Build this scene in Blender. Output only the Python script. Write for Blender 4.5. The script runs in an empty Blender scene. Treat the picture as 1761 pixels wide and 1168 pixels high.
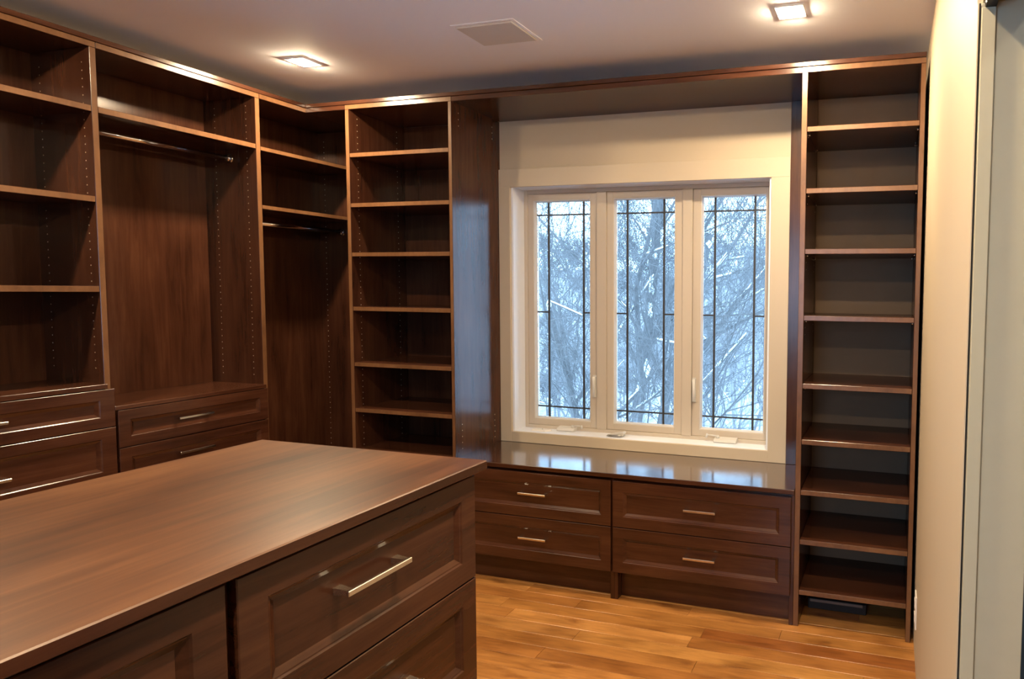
import bpy, bmesh, math, random
from mathutils import Vector, Matrix

random.seed(7)
SC = bpy.context.scene
COL = SC.collection

# ------------------------------------------------------------------ camera
IMG_W, IMG_H = 1761.0, 1168.0
F_PX, CX, CY = 1094.6, 1232.6, 564.8
YAW, PITCH, ROLL = 0.26666613, 0.05832835, 0.01020456
CAM_H = 1.4975

cam_data = bpy.data.cameras.new('camera')
cam = bpy.data.objects.new('camera', cam_data)
COL.objects.link(cam)
cam_data.sensor_fit = 'HORIZONTAL'
cam_data.sensor_width = 36.0
cam_data.lens = 36.0 * F_PX / IMG_W
cam_data.shift_x = (IMG_W / 2 - CX) / IMG_W
cam_data.shift_y = (CY - IMG_H / 2) / IMG_W
cam_data.clip_start = 0.02
cam_data.clip_end = 1000
_cy, _sy = math.cos(YAW), math.sin(YAW)
_cp, _sp = math.cos(PITCH), math.sin(PITCH)
_cr, _sr = math.cos(ROLL), math.sin(ROLL)
_right = Vector((_cy, _sy, 0.0))
_fwd_h = Vector((-_sy, _cy, 0.0))
_fwd = _fwd_h * _cp + Vector((0, 0, -_sp))
_up = _fwd_h * _sp + Vector((0, 0, _cp))
_r2 = _right * _cr + _up * _sr
_u2 = -_right * _sr + _up * _cr
_m = Matrix((_r2, _u2, -_fwd)).transposed().to_4x4()
_m.translation = Vector((0, 0, CAM_H))
cam.matrix_world = _m
SC.camera = cam

# ------------------------------------------------------------------ world, exposure
SKY = (0.42, 0.68, 1.0)
SKY_STRENGTH = 9.5
LAMP_COLOR = (1.0, 0.765, 0.485)
LAMP_STRENGTH = 1650.0
world = bpy.data.worlds.new('overcast_sky')
SC.world = world
world.use_nodes = True
_bg = world.node_tree.nodes['Background']
_bg.inputs[0].default_value = (*SKY, 1)
_bg.inputs[1].default_value = SKY_STRENGTH
SC.view_settings.view_transform = 'Standard'
SC.view_settings.look = 'None'
SC.view_settings.exposure = 0.0
SC.view_settings.gamma = 1.0
SC.view_settings.use_curve_mapping = False
SC.cycles.use_denoising = True
SC.cycles.max_bounces = 10
SC.cycles.diffuse_bounces = 6
SC.cycles.transparent_max_bounces = 24
SC.cycles.sample_clamp_indirect = 6.0

# the window as a sampling portal for the sky (gives no light of its own)
pl = bpy.data.lights.new('window_sky_portal', 'AREA')
pl.shape = 'RECTANGLE'; pl.size = 1.50; pl.size_y = 1.40
pl.cycles.is_portal = True
po = bpy.data.objects.new('window_sky_portal', pl)
COL.objects.link(po)
po.location = (-1.334, 3.40, 1.376)
po.rotation_euler = (-math.pi / 2, 0, 0)
pl2 = pl.copy(); pl2.size = 1.16; pl2.size_y = 1.56
po2 = bpy.data.objects.new('rear_window_sky_portal', pl2)
COL.objects.link(po2)
po2.location = (-0.925, -1.815, 1.475)
po2.rotation_euler = (math.pi / 2, 0, 0)

# ------------------------------------------------------------------ key dimensions (metres)
CEIL = 2.56
YF, YW, YG = 2.775, 3.185, 3.33          # cabinet fronts, window wall, glass
XL, XWL = -3.0635, -3.4137               # left run fronts, left wall
XWR, XWR2 = 0.13, 0.236                  # right wall faces
YFRONT = -1.7
A0, A1, B0, B1 = 1.8153, 1.8364, 2.4903, 2.5134
TL0, TL1, TL2, TL3 = -2.8030, -2.7800, -2.1672, -2.1484
TR0, TR1, TR2, TR3 = -0.3900, -0.3660, 0.0952, 0.1150
ZT0, ZT1, ZT2 = 2.4335, 2.4570, 2.4770
TOWER_Z = [2.2060, 1.9440, 1.6840, 1.3950, 1.0960, 0.8475, 0.6212, 0.3971, 0.1674]
ZB = 0.6244
M0 = -1.2638
O0, O1, OZ0, OZ1 = -2.078, -0.5906, 0.6842, 2.0678
DOOR_Y, DOOR_Z = 1.20, 1.99

# ------------------------------------------------------------------ materials
MATS = {}


def new_mat(name):
    m = bpy.data.materials.new(name)
    m.use_nodes = True
    nt = m.node_tree
    b = nt.nodes['Principled BSDF']
    return m, nt, b


def link(nt, a, ao, b, bi):
    nt.links.new(a.outputs[ao], b.inputs[bi])


def plain(name, col, rough=0.5, metal=0.0, spec=0.5, bump=0.0, bscale=60.0, var=0.0):
    m, nt, b = new_mat(name)
    b.inputs['Base Color'].default_value = (*col, 1)
    b.inputs['Roughness'].default_value = rough
    b.inputs['Metallic'].default_value = metal
    b.inputs['Specular IOR Level'].default_value = spec
    tc = nt.nodes.new('ShaderNodeTexCoord')
    nz = nt.nodes.new('ShaderNodeTexNoise')
    nz.inputs['Scale'].default_value = bscale
    nz.inputs['Detail'].default_value = 3
    link(nt, tc, 'Object', nz, 'Vector')
    if var > 0:
        mx = nt.nodes.new('ShaderNodeMix'); mx.data_type = 'RGBA'
        mx.inputs['A'].default_value = (*[c * (1 - var) for c in col], 1)
        mx.inputs['B'].default_value = (*[min(1, c * (1 + var)) for c in col], 1)
        link(nt, nz, 'Fac', mx, 'Factor')
        nt.links.new(mx.outputs['Result'], b.inputs['Base Color'])
    if bump > 0:
        bp = nt.nodes.new('ShaderNodeBump')
        bp.inputs['Strength'].default_value = bump
        bp.inputs['Distance'].default_value = 0.002
        link(nt, nz, 'Fac', bp, 'Height')
        link(nt, bp, 'Normal', b, 'Normal')
    MATS[name] = m
    return m


def wood(name, axis, dark, mid, light, rough=0.22, spec=0.5, fine=38.0, stretch=0.06, blotch=3.0):
    """stained wood, grain running along the given axis"""
    m, nt, b = new_mat(name)
    tc = nt.nodes.new('ShaderNodeTexCoord')
    oi = nt.nodes.new('ShaderNodeObjectInfo')
    mul = nt.nodes.new('ShaderNodeMath'); mul.operation = 'MULTIPLY'
    mul.inputs[1].default_value = 37.0
    link(nt, oi, 'Random', mul, 0)
    add = nt.nodes.new('ShaderNodeVectorMath'); add.operation = 'ADD'
    link(nt, tc, 'Object', add, 0)
    link(nt, mul, 'Value', add, 1)
    mp = nt.nodes.new('ShaderNodeMapping')
    s = [1.0, 1.0, 1.0]; s['XYZ'.index(axis)] = stretch
    mp.inputs['Scale'].default_value = s
    link(nt, add, 'Vector', mp, 'Vector')
    n1 = nt.nodes.new('ShaderNodeTexNoise')
    n1.inputs['Scale'].default_value = fine
    n1.inputs['Detail'].default_value = 6
    n1.inputs['Roughness'].default_value = 0.65
    n1.inputs['Distortion'].default_value = 0.6
    link(nt, mp, 'Vector', n1, 'Vector')
    mp2 = nt.nodes.new('ShaderNodeMapping')
    s2 = [1.0, 1.0, 1.0]; s2['XYZ'.index(axis)] = 0.35
    mp2.inputs['Scale'].default_value = s2
    link(nt, add, 'Vector', mp2, 'Vector')
    n2 = nt.nodes.new('ShaderNodeTexNoise')
    n2.inputs['Scale'].default_value = blotch * 2.2
    n2.inputs['Detail'].default_value = 4
    link(nt, mp2, 'Vector', n2, 'Vector')
    mx = nt.nodes.new('ShaderNodeMix'); mx.data_type = 'FLOAT'
    mx.inputs['Factor'].default_value = 0.5
    link(nt, n1, 'Fac', mx, 'A')
    link(nt, n2, 'Fac', mx, 'B')
    cr = nt.nodes.new('ShaderNodeValToRGB')
    e = cr.color_ramp.elements
    e[0].position = 0.36; e[0].color = (*dark, 1)
    e[1].position = 0.66; e[1].color = (*light, 1)
    k = e.new(0.52); k.color = (*mid, 1)
    nt.links.new(mx.outputs['Result'], cr.inputs['Fac'])
    link(nt, cr, 'Color', b, 'Base Color')
    b.inputs['Roughness'].default_value = rough
    b.inputs['Specular IOR Level'].default_value = spec
    bp = nt.nodes.new('ShaderNodeBump')
    bp.inputs['Strength'].default_value = 0.025
    bp.inputs['Distance'].default_value = 0.001
    link(nt, n1, 'Fac', bp, 'Height')
    link(nt, bp, 'Normal', b, 'Normal')
    MATS[name] = m
    return m


D_, M_, L_ = (0.031, 0.0104, 0.0055), (0.057, 0.0203, 0.0105), (0.083, 0.0315, 0.0160)
EDGE = None
WZ = wood('espresso_wood_vertical', 'Z', D_, M_, L_)
WX = wood('espresso_wood_across', 'X', D_, M_, L_)
WY = wood('espresso_wood_lengthwise', 'Y', D_, M_, L_)
WTOPX = wood('espresso_top_across', 'X', (0.035, 0.013, 0.007), (0.052, 0.021, 0.011), (0.075, 0.031, 0.016), rough=0.15, spec=1.0)
for n_ in WTOPX.node_tree.nodes:
    if n_.type == 'BSDF_PRINCIPLED':
        n_.inputs['Coat Weight'].default_value = 1.0
        n_.inputs['Coat Roughness'].default_value = 0.14
        n_.inputs['Coat IOR'].default_value = 1.75
WTOPY = wood('espresso_top_lengthwise', 'Y', (0.038, 0.0115, 0.0036), (0.100, 0.0365, 0.0125), (0.165, 0.069, 0.026), rough=0.36, spec=0.4, blotch=2.6)  # lightened and more orange than the drawer wood, imitating glare on the top

EDGEM = wood('edge_banding', 'Z', (0.10, 0.045, 0.020), (0.145, 0.068, 0.030), (0.18, 0.088, 0.040), rough=0.3, spec=0.5, stretch=0.3)
WALL = plain('cream_wall_paint', (0.53, 0.44, 0.32), 0.6, bump=0.05, bscale=220)
CEILM = plain('white_ceiling_paint', (0.87, 0.88, 0.94), 0.75, bump=0.04, bscale=200)  # white ceiling; the blue tint imitates cool window light
TRIM = plain('cream_trim_paint', (0.55, 0.465, 0.35), 0.4, bump=0.02, bscale=90)  # tan of warm lamplight mixed into the casing colour
JAMBW = plain('white_jamb_paint', (0.78, 0.82, 0.90), 0.4, bump=0.02, bscale=90)  # white paint with a blue tint standing in for sky light
VINYL = plain('white_window_vinyl', (0.54, 0.475, 0.395), 0.35, bump=0.01, bscale=60)  # white vinyl coloured tan to imitate warm lamplight
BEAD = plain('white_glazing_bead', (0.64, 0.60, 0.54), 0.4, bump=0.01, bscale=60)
HARDW = plain('white_window_hardware', (0.62, 0.61, 0.58), 0.35, bump=0.02, bscale=80)
OLIVE = plain('olive_grey_gloss_paint', (0.52, 0.48, 0.355), 0.18, bump=0.02, bscale=30, var=0.04)
BLUE = plain('blue_hall_paint', (0.07, 0.15, 0.26), 0.6, bump=0.03, bscale=120)
DARK = plain('dark_recess', (0.012, 0.010, 0.009), 0.7, bump=0.02, bscale=80)
CAME = plain('dark_lead_came', (0.055, 0.058, 0.065), 0.45, metal=0.3, bump=0.05, bscale=120)
NICKEL = plain('brushed_nickel', (0.78, 0.74, 0.68), 0.24, metal=1.0, bump=0.02, bscale=300)
CHROME = plain('polished_chrome', (0.80, 0.80, 0.82), 0.12, metal=1.0, bump=0.0)
PIN = plain('pin_hole_sleeve', (0.55, 0.47, 0.36), 0.4, metal=0.4)
GRILLE = plain('beige_vent_cover', (0.62, 0.58, 0.54), 0.6, bump=0.2, bscale=500, var=0.04)
PLATE = plain('white_plastic', (0.82, 0.80, 0.76), 0.35, bump=0.01)
BLACKM = plain('dark_metal', (0.03, 0.03, 0.035), 0.5, metal=0.5)
SNOW = plain('snow', (0.86, 0.89, 0.93), 0.75, bump=0.3, bscale=4, var=0.03)
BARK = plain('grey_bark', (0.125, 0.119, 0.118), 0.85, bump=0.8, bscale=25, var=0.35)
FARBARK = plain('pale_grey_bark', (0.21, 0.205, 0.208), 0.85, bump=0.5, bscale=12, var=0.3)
EXTW = plain('exterior_siding', (0.45, 0.43, 0.40), 0.7, bump=0.1, bscale=40)


def glass_mat():
    m = bpy.data.materials.new('window_glass'); m.use_nodes = True
    nt = m.node_tree
    for n in list(nt.nodes):
        nt.nodes.remove(n)
    out = nt.nodes.new('ShaderNodeOutputMaterial')
    tr = nt.nodes.new('ShaderNodeBsdfTransparent'); tr.inputs[0].default_value = (0.95, 0.975, 0.98, 1)
    gl = nt.nodes.new('ShaderNodeBsdfGlossy'); gl.inputs['Roughness'].default_value = 0.01
    nz = nt.nodes.new('ShaderNodeTexNoise'); nz.inputs['Scale'].default_value = 2.0
    bp = nt.nodes.new('ShaderNodeBump'); bp.inputs['Strength'].default_value = 0.05; bp.inputs['Distance'].default_value = 0.002
    tc = nt.nodes.new('ShaderNodeTexCoord')
    link(nt, tc, 'Object', nz, 'Vector'); link(nt, nz, 'Fac', bp, 'Height'); link(nt, bp, 'Normal', gl, 'Normal')
    fr = nt.nodes.new('ShaderNodeFresnel'); fr.inputs[0].default_value = 1.5
    mx = nt.nodes.new('ShaderNodeMixShader')
    link(nt, fr, 'Fac', mx, 0); link(nt, tr, 'BSDF', mx, 1); link(nt, gl, 'BSDF', mx, 2)
    link(nt, mx, 'Shader', out, 'Surface')
    return m


GLASS = glass_mat()


def emit_mat(name, col, strength):
    m, nt, b = new_mat(name)
    b.inputs['Base Color'].default_value = (0.9, 0.85, 0.75, 1)
    b.inputs['Emission Color'].default_value = (*col, 1)
    b.inputs['Emission Strength'].default_value = strength
    return m


LENS = emit_mat('lamp_lens', LAMP_COLOR, LAMP_STRENGTH)


def plank_mat():
    m, nt, b = new_mat('maple_plank')
    tc = nt.nodes.new('ShaderNodeTexCoord')
    oi = nt.nodes.new('ShaderNodeObjectInfo')
    mul = nt.nodes.new('ShaderNodeMath'); mul.operation = 'MULTIPLY'; mul.inputs[1].default_value = 53.0
    link(nt, oi, 'Random', mul, 0)
    add = nt.nodes.new('ShaderNodeVectorMath'); add.operation = 'ADD'
    link(nt, tc, 'Object', add, 0); link(nt, mul, 'Value', add, 1)
    mp = nt.nodes.new('ShaderNodeMapping'); mp.inputs['Scale'].default_value = (0.12, 1, 1)
    link(nt, add, 'Vector', mp, 'Vector')
    n1 = nt.nodes.new('ShaderNodeTexNoise'); n1.inputs['Scale'].default_value = 46; n1.inputs['Detail'].default_value = 5
    n1.inputs['Distortion'].default_value = 0.8
    link(nt, mp, 'Vector', n1, 'Vector')
    mp2 = nt.nodes.new('ShaderNodeMapping'); mp2.inputs['Scale'].default_value = (0.45, 1, 1)
    link(nt, add, 'Vector', mp2, 'Vector')
    n2 = nt.nodes.new('ShaderNodeTexNoise'); n2.inputs['Scale'].default_value = 9; n2.inputs['Detail'].default_value = 4
    link(nt, mp2, 'Vector', n2, 'Vector')
    mx = nt.nodes.new('ShaderNodeMix'); mx.data_type = 'FLOAT'; mx.inputs['Factor'].default_value = 0.55
    link(nt, n1, 'Fac', mx, 'A'); link(nt, n2, 'Fac', mx, 'B')
    cr = nt.nodes.new('ShaderNodeValToRGB')
    e = cr.color_ramp.elements
    e[0].position = 0.30; e[0].color = (0.42, 0.34, 0.26, 1)
    e[1].position = 0.60; e[1].color = (1.05, 1.05, 1.05, 1)
    nt.links.new(mx.outputs['Result'], cr.inputs['Fac'])
    # knots
    vo = nt.nodes.new('ShaderNodeTexNoise'); vo.inputs['Scale'].default_value = 5.5; vo.inputs['Detail'].default_value = 6
    mp3 = nt.nodes.new('ShaderNodeMapping'); mp3.inputs['Scale'].default_value = (0.7, 1.6, 1)
    link(nt, add, 'Vector', mp3, 'Vector'); link(nt, mp3, 'Vector', vo, 'Vector')
    kr = nt.nodes.new('ShaderNodeValToRGB')
    k = kr.color_ramp.elements
    k[0].position = 0.63; k[0].color = (1, 1, 1, 1)
    k[1].position = 0.74; k[1].color = (0.35, 0.22, 0.14, 1)
    link(nt, vo, 'Fac', kr, 'Fac')
    m1 = nt.nodes.new('ShaderNodeMix'); m1.data_type = 'RGBA'; m1.blend_type = 'MULTIPLY'; m1.inputs['Factor'].default_value = 1
    link(nt, oi, 'Color', m1, 'A'); link(nt, cr, 'Color', m1, 'B')
    m2 = nt.nodes.new('ShaderNodeMix'); m2.data_type = 'RGBA'; m2.blend_type = 'MULTIPLY'; m2.inputs['Factor'].default_value = 0.85
    nt.links.new(m1.outputs['Result'], m2.inputs['A']); link(nt, kr, 'Color', m2, 'B')
    nt.links.new(m2.outputs['Result'], b.inputs['Base Color'])
    b.inputs['Roughness'].default_value = 0.28
    b.inputs['Specular IOR Level'].default_value = 0.5
    return m


PLANK = plank_mat()

# ------------------------------------------------------------------ helpers


def wloc(o):
    return Vector(o['_w']) if o is not None and '_w' in o else Vector((0, 0, 0))


def place(o, parent, w):
    """put o with its origin at world point w"""
    w = Vector(w)
    COL.objects.link(o)
    if parent is not None:
        o.parent = parent
        pw = WP[parent.name]
        o.location = w - pw
    else:
        o.location = w
    WP[o.name] = w
    return o


WP = {}


def thing(name, label, cat, loc, group=None, kind=None):
    o = bpy.data.objects.new(name, None)
    o.empty_display_size = 0.1
    place(o, None, loc)
    tag(o, label, cat, group, kind)
    return o


def tag(o, label=None, cat=None, group=None, kind=None):
    if label: o['label'] = label
    if cat: o['category'] = cat
    if group: o['group'] = group
    if kind: o['kind'] = kind
    return o


def mesh_obj(name, me, mat, parent, w, rz=0.0):
    if mat is not None:
        me.materials.clear()
        me.materials.append(mat)
    o = bpy.data.objects.new(name, me)
    place(o, parent, w)
    o.rotation_euler = (0, 0, rz)
    return o


def bm_mesh(name, bm, smooth=False):
    bmesh.ops.recalc_face_normals(bm, faces=bm.faces)
    me = bpy.data.meshes.new(name)
    bm.to_mesh(me); bm.free()
    if smooth:
        for p in me.polygons: p.use_smooth = True
    return me


def bm_box(bm, c, s):
    r = bmesh.ops.create_cube(bm, size=1.0)
    bmesh.ops.scale(bm, vec=s, verts=r['verts'])
    bmesh.ops.translate(bm, vec=c, verts=r['verts'])
    return r['verts']


def box(name, x0, x1, y0, y1, z0, z1, mat, parent=None, bev=0.0012):
    bm = bmesh.new()
    sx, sy, sz = x1 - x0, y1 - y0, z1 - z0
    bm_box(bm, (0, 0, 0), (sx, sy, sz))
    if bev > 0:
        b = min(bev, 0.3 * min(sx, sy, sz))
        bmesh.ops.bevel(bm, geom=list(bm.edges), offset=b, segments=1, affect='EDGES', profile=0.5)
    return mesh_obj(name, bm_mesh(name, bm), mat, parent, ((x0 + x1) / 2, (y0 + y1) / 2, (z0 + z1) / 2))


def boxes(name, blist, mat, parent=None, bev=0.0):
    """several boxes of ONE part in one mesh (world extents)"""
    bm = bmesh.new()
    c0 = Vector(((blist[0][0] + blist[0][1]) / 2, (blist[0][2] + blist[0][3]) / 2, (blist[0][4] + blist[0][5]) / 2))
    for (x0, x1, y0, y1, z0, z1) in blist:
        bm_box(bm, Vector(((x0 + x1) / 2, (y0 + y1) / 2, (z0 + z1) / 2)) - c0, (x1 - x0, y1 - y0, z1 - z0))
    if bev > 0:
        bmesh.ops.bevel(bm, geom=list(bm.edges), offset=bev, segments=1, affect='EDGES', profile=0.5)
    return mesh_obj(name, bm_mesh(name, bm), mat, parent, c0)


def cyl(name, p0, p1, r, mat, parent=None, seg=16, r1=None):
    p0, p1 = Vector(p0), Vector(p1)
    d = p1 - p0
    bm = bmesh.new()
    bmesh.ops.create_cone(bm, cap_ends=True, segments=seg, radius1=r, radius2=r if r1 is None else r1, depth=d.length)
    bmesh.ops.rotate(bm, cent=(0, 0, 0), matrix=d.to_track_quat('Z', 'Y').to_matrix(), verts=bm.verts)
    me = bm_mesh(name, bm)
    for p in me.polygons:
        if len(p.vertices) == 4: p.use_smooth = True
    return mesh_obj(name, me, mat, parent, (p0 + p1) / 2)


def pin_holes(parent, face_axis, face_pos, sgn, cols, z0, z1, step=0.032, skip=()):
    """two columns of shelf pin sleeves on a side panel; joined, far too small to pick apart"""
    bm = bmesh.new()
    n = int((z1 - z0) / step)
    for c in cols:
        for i in range(n + 1):
            z = z0 + i * step
            if any(a < z < b for a, b in skip):
                continue
            r = bmesh.ops.create_circle(bm, cap_ends=True, segments=6, radius=0.0027)
            v = r['verts']
            if face_axis == 'Y':
                bmesh.ops.rotate(bm, cent=(0, 0, 0), matrix=Matrix.Rotation(math.pi / 2, 3, 'X'), verts=v)
                bmesh.ops.translate(bm, vec=(c, face_pos + sgn * 0.0004, z), verts=v)
            else:
                bmesh.ops.rotate(bm, cent=(0, 0, 0), matrix=Matrix.Rotation(math.pi / 2, 3, 'Y'), verts=v)
                bmesh.ops.translate(bm, vec=(face_pos + sgn * 0.0004, c, z), verts=v)
    w = WP[parent.name]
    bmesh.ops.translate(bm, vec=-w, verts=bm.verts)
    me = bpy.data.meshes.new('pin_holes'); bm.to_mesh(me); bm.free()
    o = mesh_obj('pin_holes', me, PIN, parent, w)
    o['kind'] = 'stuff'
    o['label'] = 'rows of pale shelf pin holes'
    return o


def handle(parent, u0, w0, base, normal, length=0.145, mat=None, stand=0.031):
    """bar pull: square bar on two flared posts. normal '-Y' or '+X'; u0 along X or Y, w0 height"""
    bm = bmesh.new()
    h = length / 2
    bm_box(bm, (0, -stand, 0), (length, 0.008, 0.0105))
    bmesh.ops.bevel(bm, geom=list(bm.edges), offset=0.0012, segments=1, affect='EDGES', profile=0.5)
    for s in (-1, 1):
        vs = bm_box(bm, (s * (h - 0.009), -stand / 2, 0), (0.011, stand, 0.0085))
        for v in vs:
            if v.co.y > -stand / 2:
                v.co.x = s * (h - 0.009) + (v.co.x - s * (h - 0.009)) * 1.5
                v.co.z *= 1.5
    me = bm_mesh('handle', bm)
    if normal == '-Y':
        return mesh_obj('handle', me, mat or NICKEL, parent, (u0, base, w0), 0.0)
    return mesh_obj('handle', me, mat or NICKEL, parent, (base, u0, w0), math.pi / 2)


def drawer(cab, u0, u1, w0, w1, base, normal, th=0.0195, fw=0.05, fh=0.047, mat_frame=None, mat_panel=None, hl=0.145, hz=None, hu=None, hmat=None):
    """framed drawer front with a stepped moulding round a recessed panel, and a bar pull"""
    g = 0.0016
    hw, hh = (u1 - u0) / 2 - g, (w1 - w0) / 2 - g
    bm = bmesh.new()
    rings = [(0.0, 0.0), (0.0, -th + 0.0015), (0.0015, -th)]            # inset, depth (local y, outward negative)
    inner = [(0.0, -th), (0.003, -th + 0.003), (0.0055, -th + 0.0035), (0.016, -th + 0.010), (0.016, -0.004)]
    prev = None
    def ring(hx, hz_, y):
        return [bm.verts.new(p) for p in ((-hx, y, -hz_), (hx, y, -hz_), (hx, y, hz_), (-hx, y, hz_))]
    seq = [ring(hw - i, hh - i, y) for i, y in rings] + [ring(hw - fw - i, hh - fh - i, y) for i, y in inner]
    for a, b in zip(seq[:-1], seq[1:]):
        for k in range(4):
            bm.faces.new((a[k], a[(k + 1) % 4], b[(k + 1) % 4], b[k]))
    me = bm_mesh('drawer', bm)
    uc, wc = (u0 + u1) / 2, (w0 + w1) / 2
    if normal == '-Y':
        loc = (uc, base, wc); rz = 0.0
    else:
        loc = (base, uc, wc); rz = math.pi / 2
    d = mesh_obj('drawer', me, mat_frame or WX, cab, loc, 0.0)
    # rotate the mesh itself so children keep plain world offsets
    if rz:
        me.transform(Matrix.Rotation(rz, 4, 'Z'))
    pw, ph = hw - fw - 0.0155, hh - fh - 0.0155
    y_out = -th + 0.010
    if normal == '-Y':
        box('center_panel', uc - pw, uc + pw, base + y_out, base - 0.002, wc - ph, wc + ph, mat_panel or WX, d, 0)
        hb = base + y_out
    else:
        box('center_panel', base + 0.002, base - y_out, uc - pw, uc + pw, wc - ph, wc + ph, mat_panel or WY, d, 0)
        hb = base - y_out
    handle(d, hu if hu is not None else uc, hz if hz is not None else wc, hb, normal, hl, hmat)
    return d


def structure(o):
    o['kind'] = 'structure'
    return o


def grid_wall(name, rects, axis, a0, a1, mat):
    """wall slab made of rectangles (u0,u1,z0,z1) between planes a0 and a1"""
    bl = []
    for (u0, u1, z0, z1) in rects:
        bl.append((u0, u1, a0, a1, z0, z1) if axis == 'Y' else (a0, a1, u0, u1, z0, z1))
    return structure(boxes(name, bl, mat))


# ------------------------------------------------------------------ room shell
X_OUT0, X_OUT1 = XWL - 0.12, 2.0
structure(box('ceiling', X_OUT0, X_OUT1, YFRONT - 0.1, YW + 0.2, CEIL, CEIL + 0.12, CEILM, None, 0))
grid_wall('wall_back', [(X_OUT0, O0, 0, CEIL), (O1, X_OUT1, 0, CEIL), (O0, O1, 0, OZ0 - 0.02), (O0, O1, OZ1 + 0.015, CEIL)], 'Y', YW, YW + 0.2, WALL)
grid_wall('wall_left', [(YFRONT, YW, 0, CEIL)], 'X', XWL - 0.12, XWL, WALL)
grid_wall('wall_right', [(DOOR_Y, YW, 0, CEIL), (-0.75, DOOR_Y, DOOR_Z + 0.02, CEIL), (YFRONT, -0.75, 0, CEIL)], 'X', XWR, XWR2, WALL)
RX0, RX1, RZ0, RZ1 = -1.50, -0.35, 0.70, 2.25      # unseen window behind the viewer, added for cool fill; jamb reflections suggest one
grid_wall('wall_front', [(X_OUT0, RX0, 0, CEIL), (RX1, X_OUT1, 0, CEIL), (RX0, RX1, 0, RZ0), (RX0, RX1, RZ1, CEIL)], 'Y', YFRONT - 0.1, YFRONT, WALL)
rw = thing('window_4', None, None, ((RX0 + RX1) / 2, YFRONT - 0.06, RZ0), None, 'structure')
boxes('sash_frame', [(RX0, RX0 + 0.05, YFRONT - 0.09, YFRONT - 0.03, RZ0, RZ1), (RX1 - 0.05, RX1, YFRONT - 0.09, YFRONT - 0.03, RZ0, RZ1), (RX0 + 0.05, RX1 - 0.05, YFRONT - 0.09, YFRONT - 0.03, RZ1 - 0.05, RZ1),
                     (RX0 + 0.05, RX1 - 0.05, YFRONT - 0.09, YFRONT - 0.03, RZ0, RZ0 + 0.05), ((RX0 + RX1) / 2 - 0.03, (RX0 + RX1) / 2 + 0.03, YFRONT - 0.09, YFRONT - 0.03, RZ0 + 0.05, RZ1 - 0.05)], VINYL, rw)
for gx_ in (RX0 + 0.05, (RX0 + RX1) / 2 + 0.03):
    box('glass_pane', gx_, gx_ + (RX1 - RX0) / 2 - 0.08, YFRONT - 0.062, YFRONT - 0.058, RZ0 + 0.05, RZ1 - 0.05, GLASS, rw, 0)
grid_wall('wall_hall_end', [(XWR2, 1.9, 0, CEIL)], 'Y', 1.60, 1.70, BLUE)
grid_wall('wall_hall', [(YFRONT, YW, 0, CEIL)], 'X', 1.9, 2.0, BLUE)

# floor: subfloor and separate maple planks
floor = structure(box('floor', X_OUT0, X_OUT1, YFRONT - 0.1, YW + 0.2, -0.12, -0.012, DARK, None, 0))
PW = 0.0835
rng = random.Random(12)
tones = [(0.44, 0.205, 0.058), (0.40, 0.18, 0.049), (0.47, 0.225, 0.068), (0.42, 0.19, 0.054), (0.365, 0.155, 0.042), (0.44, 0.215, 0.062)]
n_row = 0
y = 2.642 + 7 * PW
planks = 0
while y - PW > YFRONT - 0.05:
    y1, y0 = y, y - PW
    row = round((2.642 - y1) / PW)
    xs = [XWL]
    if row == 0:
        cuts = [-2.6, -1.75, -0.76]           # one dark board runs from here to the right wall
    else:
        cuts = []
        x = XWL + rng.uniform(0.3, 1.2)
        while x < XWR2 - 0.3:
            cuts.append(x)
            x += rng.uniform(0.75, 1.55)
    xs += cuts + [XWR2]
    for i in range(len(xs) - 1):
        px0, px1 = xs[i], xs[i + 1]
        p = box('plank', px0 + 0.0006, px1 - 0.0006, y0 + 0.0006, y1 - 0.0006, -0.012, 0.0 if rng.random() < 0.7 else 0.0002, PLANK, floor, 0.0009)
        t = rng.choice(tones)
        k = rng.uniform(0.9, 1.1)
        if row == 0 and i == 3:
            t, k = (0.29, 0.105, 0.028), 1.0
        elif rng.random() < 0.12:
            t, k = (0.28, 0.115, 0.034), 1.0
        p.color = (t[0] * k, t[1] * k, t[2] * k, 1)
        planks += 1
    y -= PW
hall_floor = structure(box('floor_hall', XWR2, 1.9, YFRONT, YW, -0.012, 0.0, plain('hall_floor_wood', (0.35, 0.2, 0.09), 0.35, bump=0.02, var=0.2, bscale=6), None, 0))

# ------------------------------------------------------------------ doorway in the right wall
dj = thing('door_1', None, None, (XWR, DOOR_Y, 0), None, 'structure')
box('jamb', XWR + 0.005, XWR2, DOOR_Y - 0.014, DOOR_Y, 0, DOOR_Z, OLIVE, dj, 0.001)
box('door_stop', XWR + 0.005, XWR + 0.0275, DOOR_Y - 0.024, DOOR_Y - 0.014, 0, DOOR_Z - 0.012, OLIVE, dj, 0.001)
box('shadow_gap', XWR + 0.0005, XWR + 0.0048, DOOR_Y - 0.012, DOOR_Y, 0, DOOR_Z, DARK, dj, 0)  # dark strip standing in for the shade between wall and jamb
box('corner_bead', XWR - 0.0005, XWR + 0.0015, DOOR_Y - 0.016, DOOR_Y, 0, DOOR_Z, WALL, dj, 0)
box('head_jamb', XWR + 0.007, XWR2, -0.73, DOOR_Y, DOOR_Z, DOOR_Z + 0.02, OLIVE, dj, 0.001)
box('head_track', XWR + 0.010, XWR + 0.028, -0.73, DOOR_Y - 0.0205, DOOR_Z - 0.012, DOOR_Z, BLACKM, dj, 0.0008)
box('jamb', XWR + 0.007, XWR2, -0.75, -0.73, 0, DOOR_Z + 0.02, OLIVE, dj, 0.001)

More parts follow.
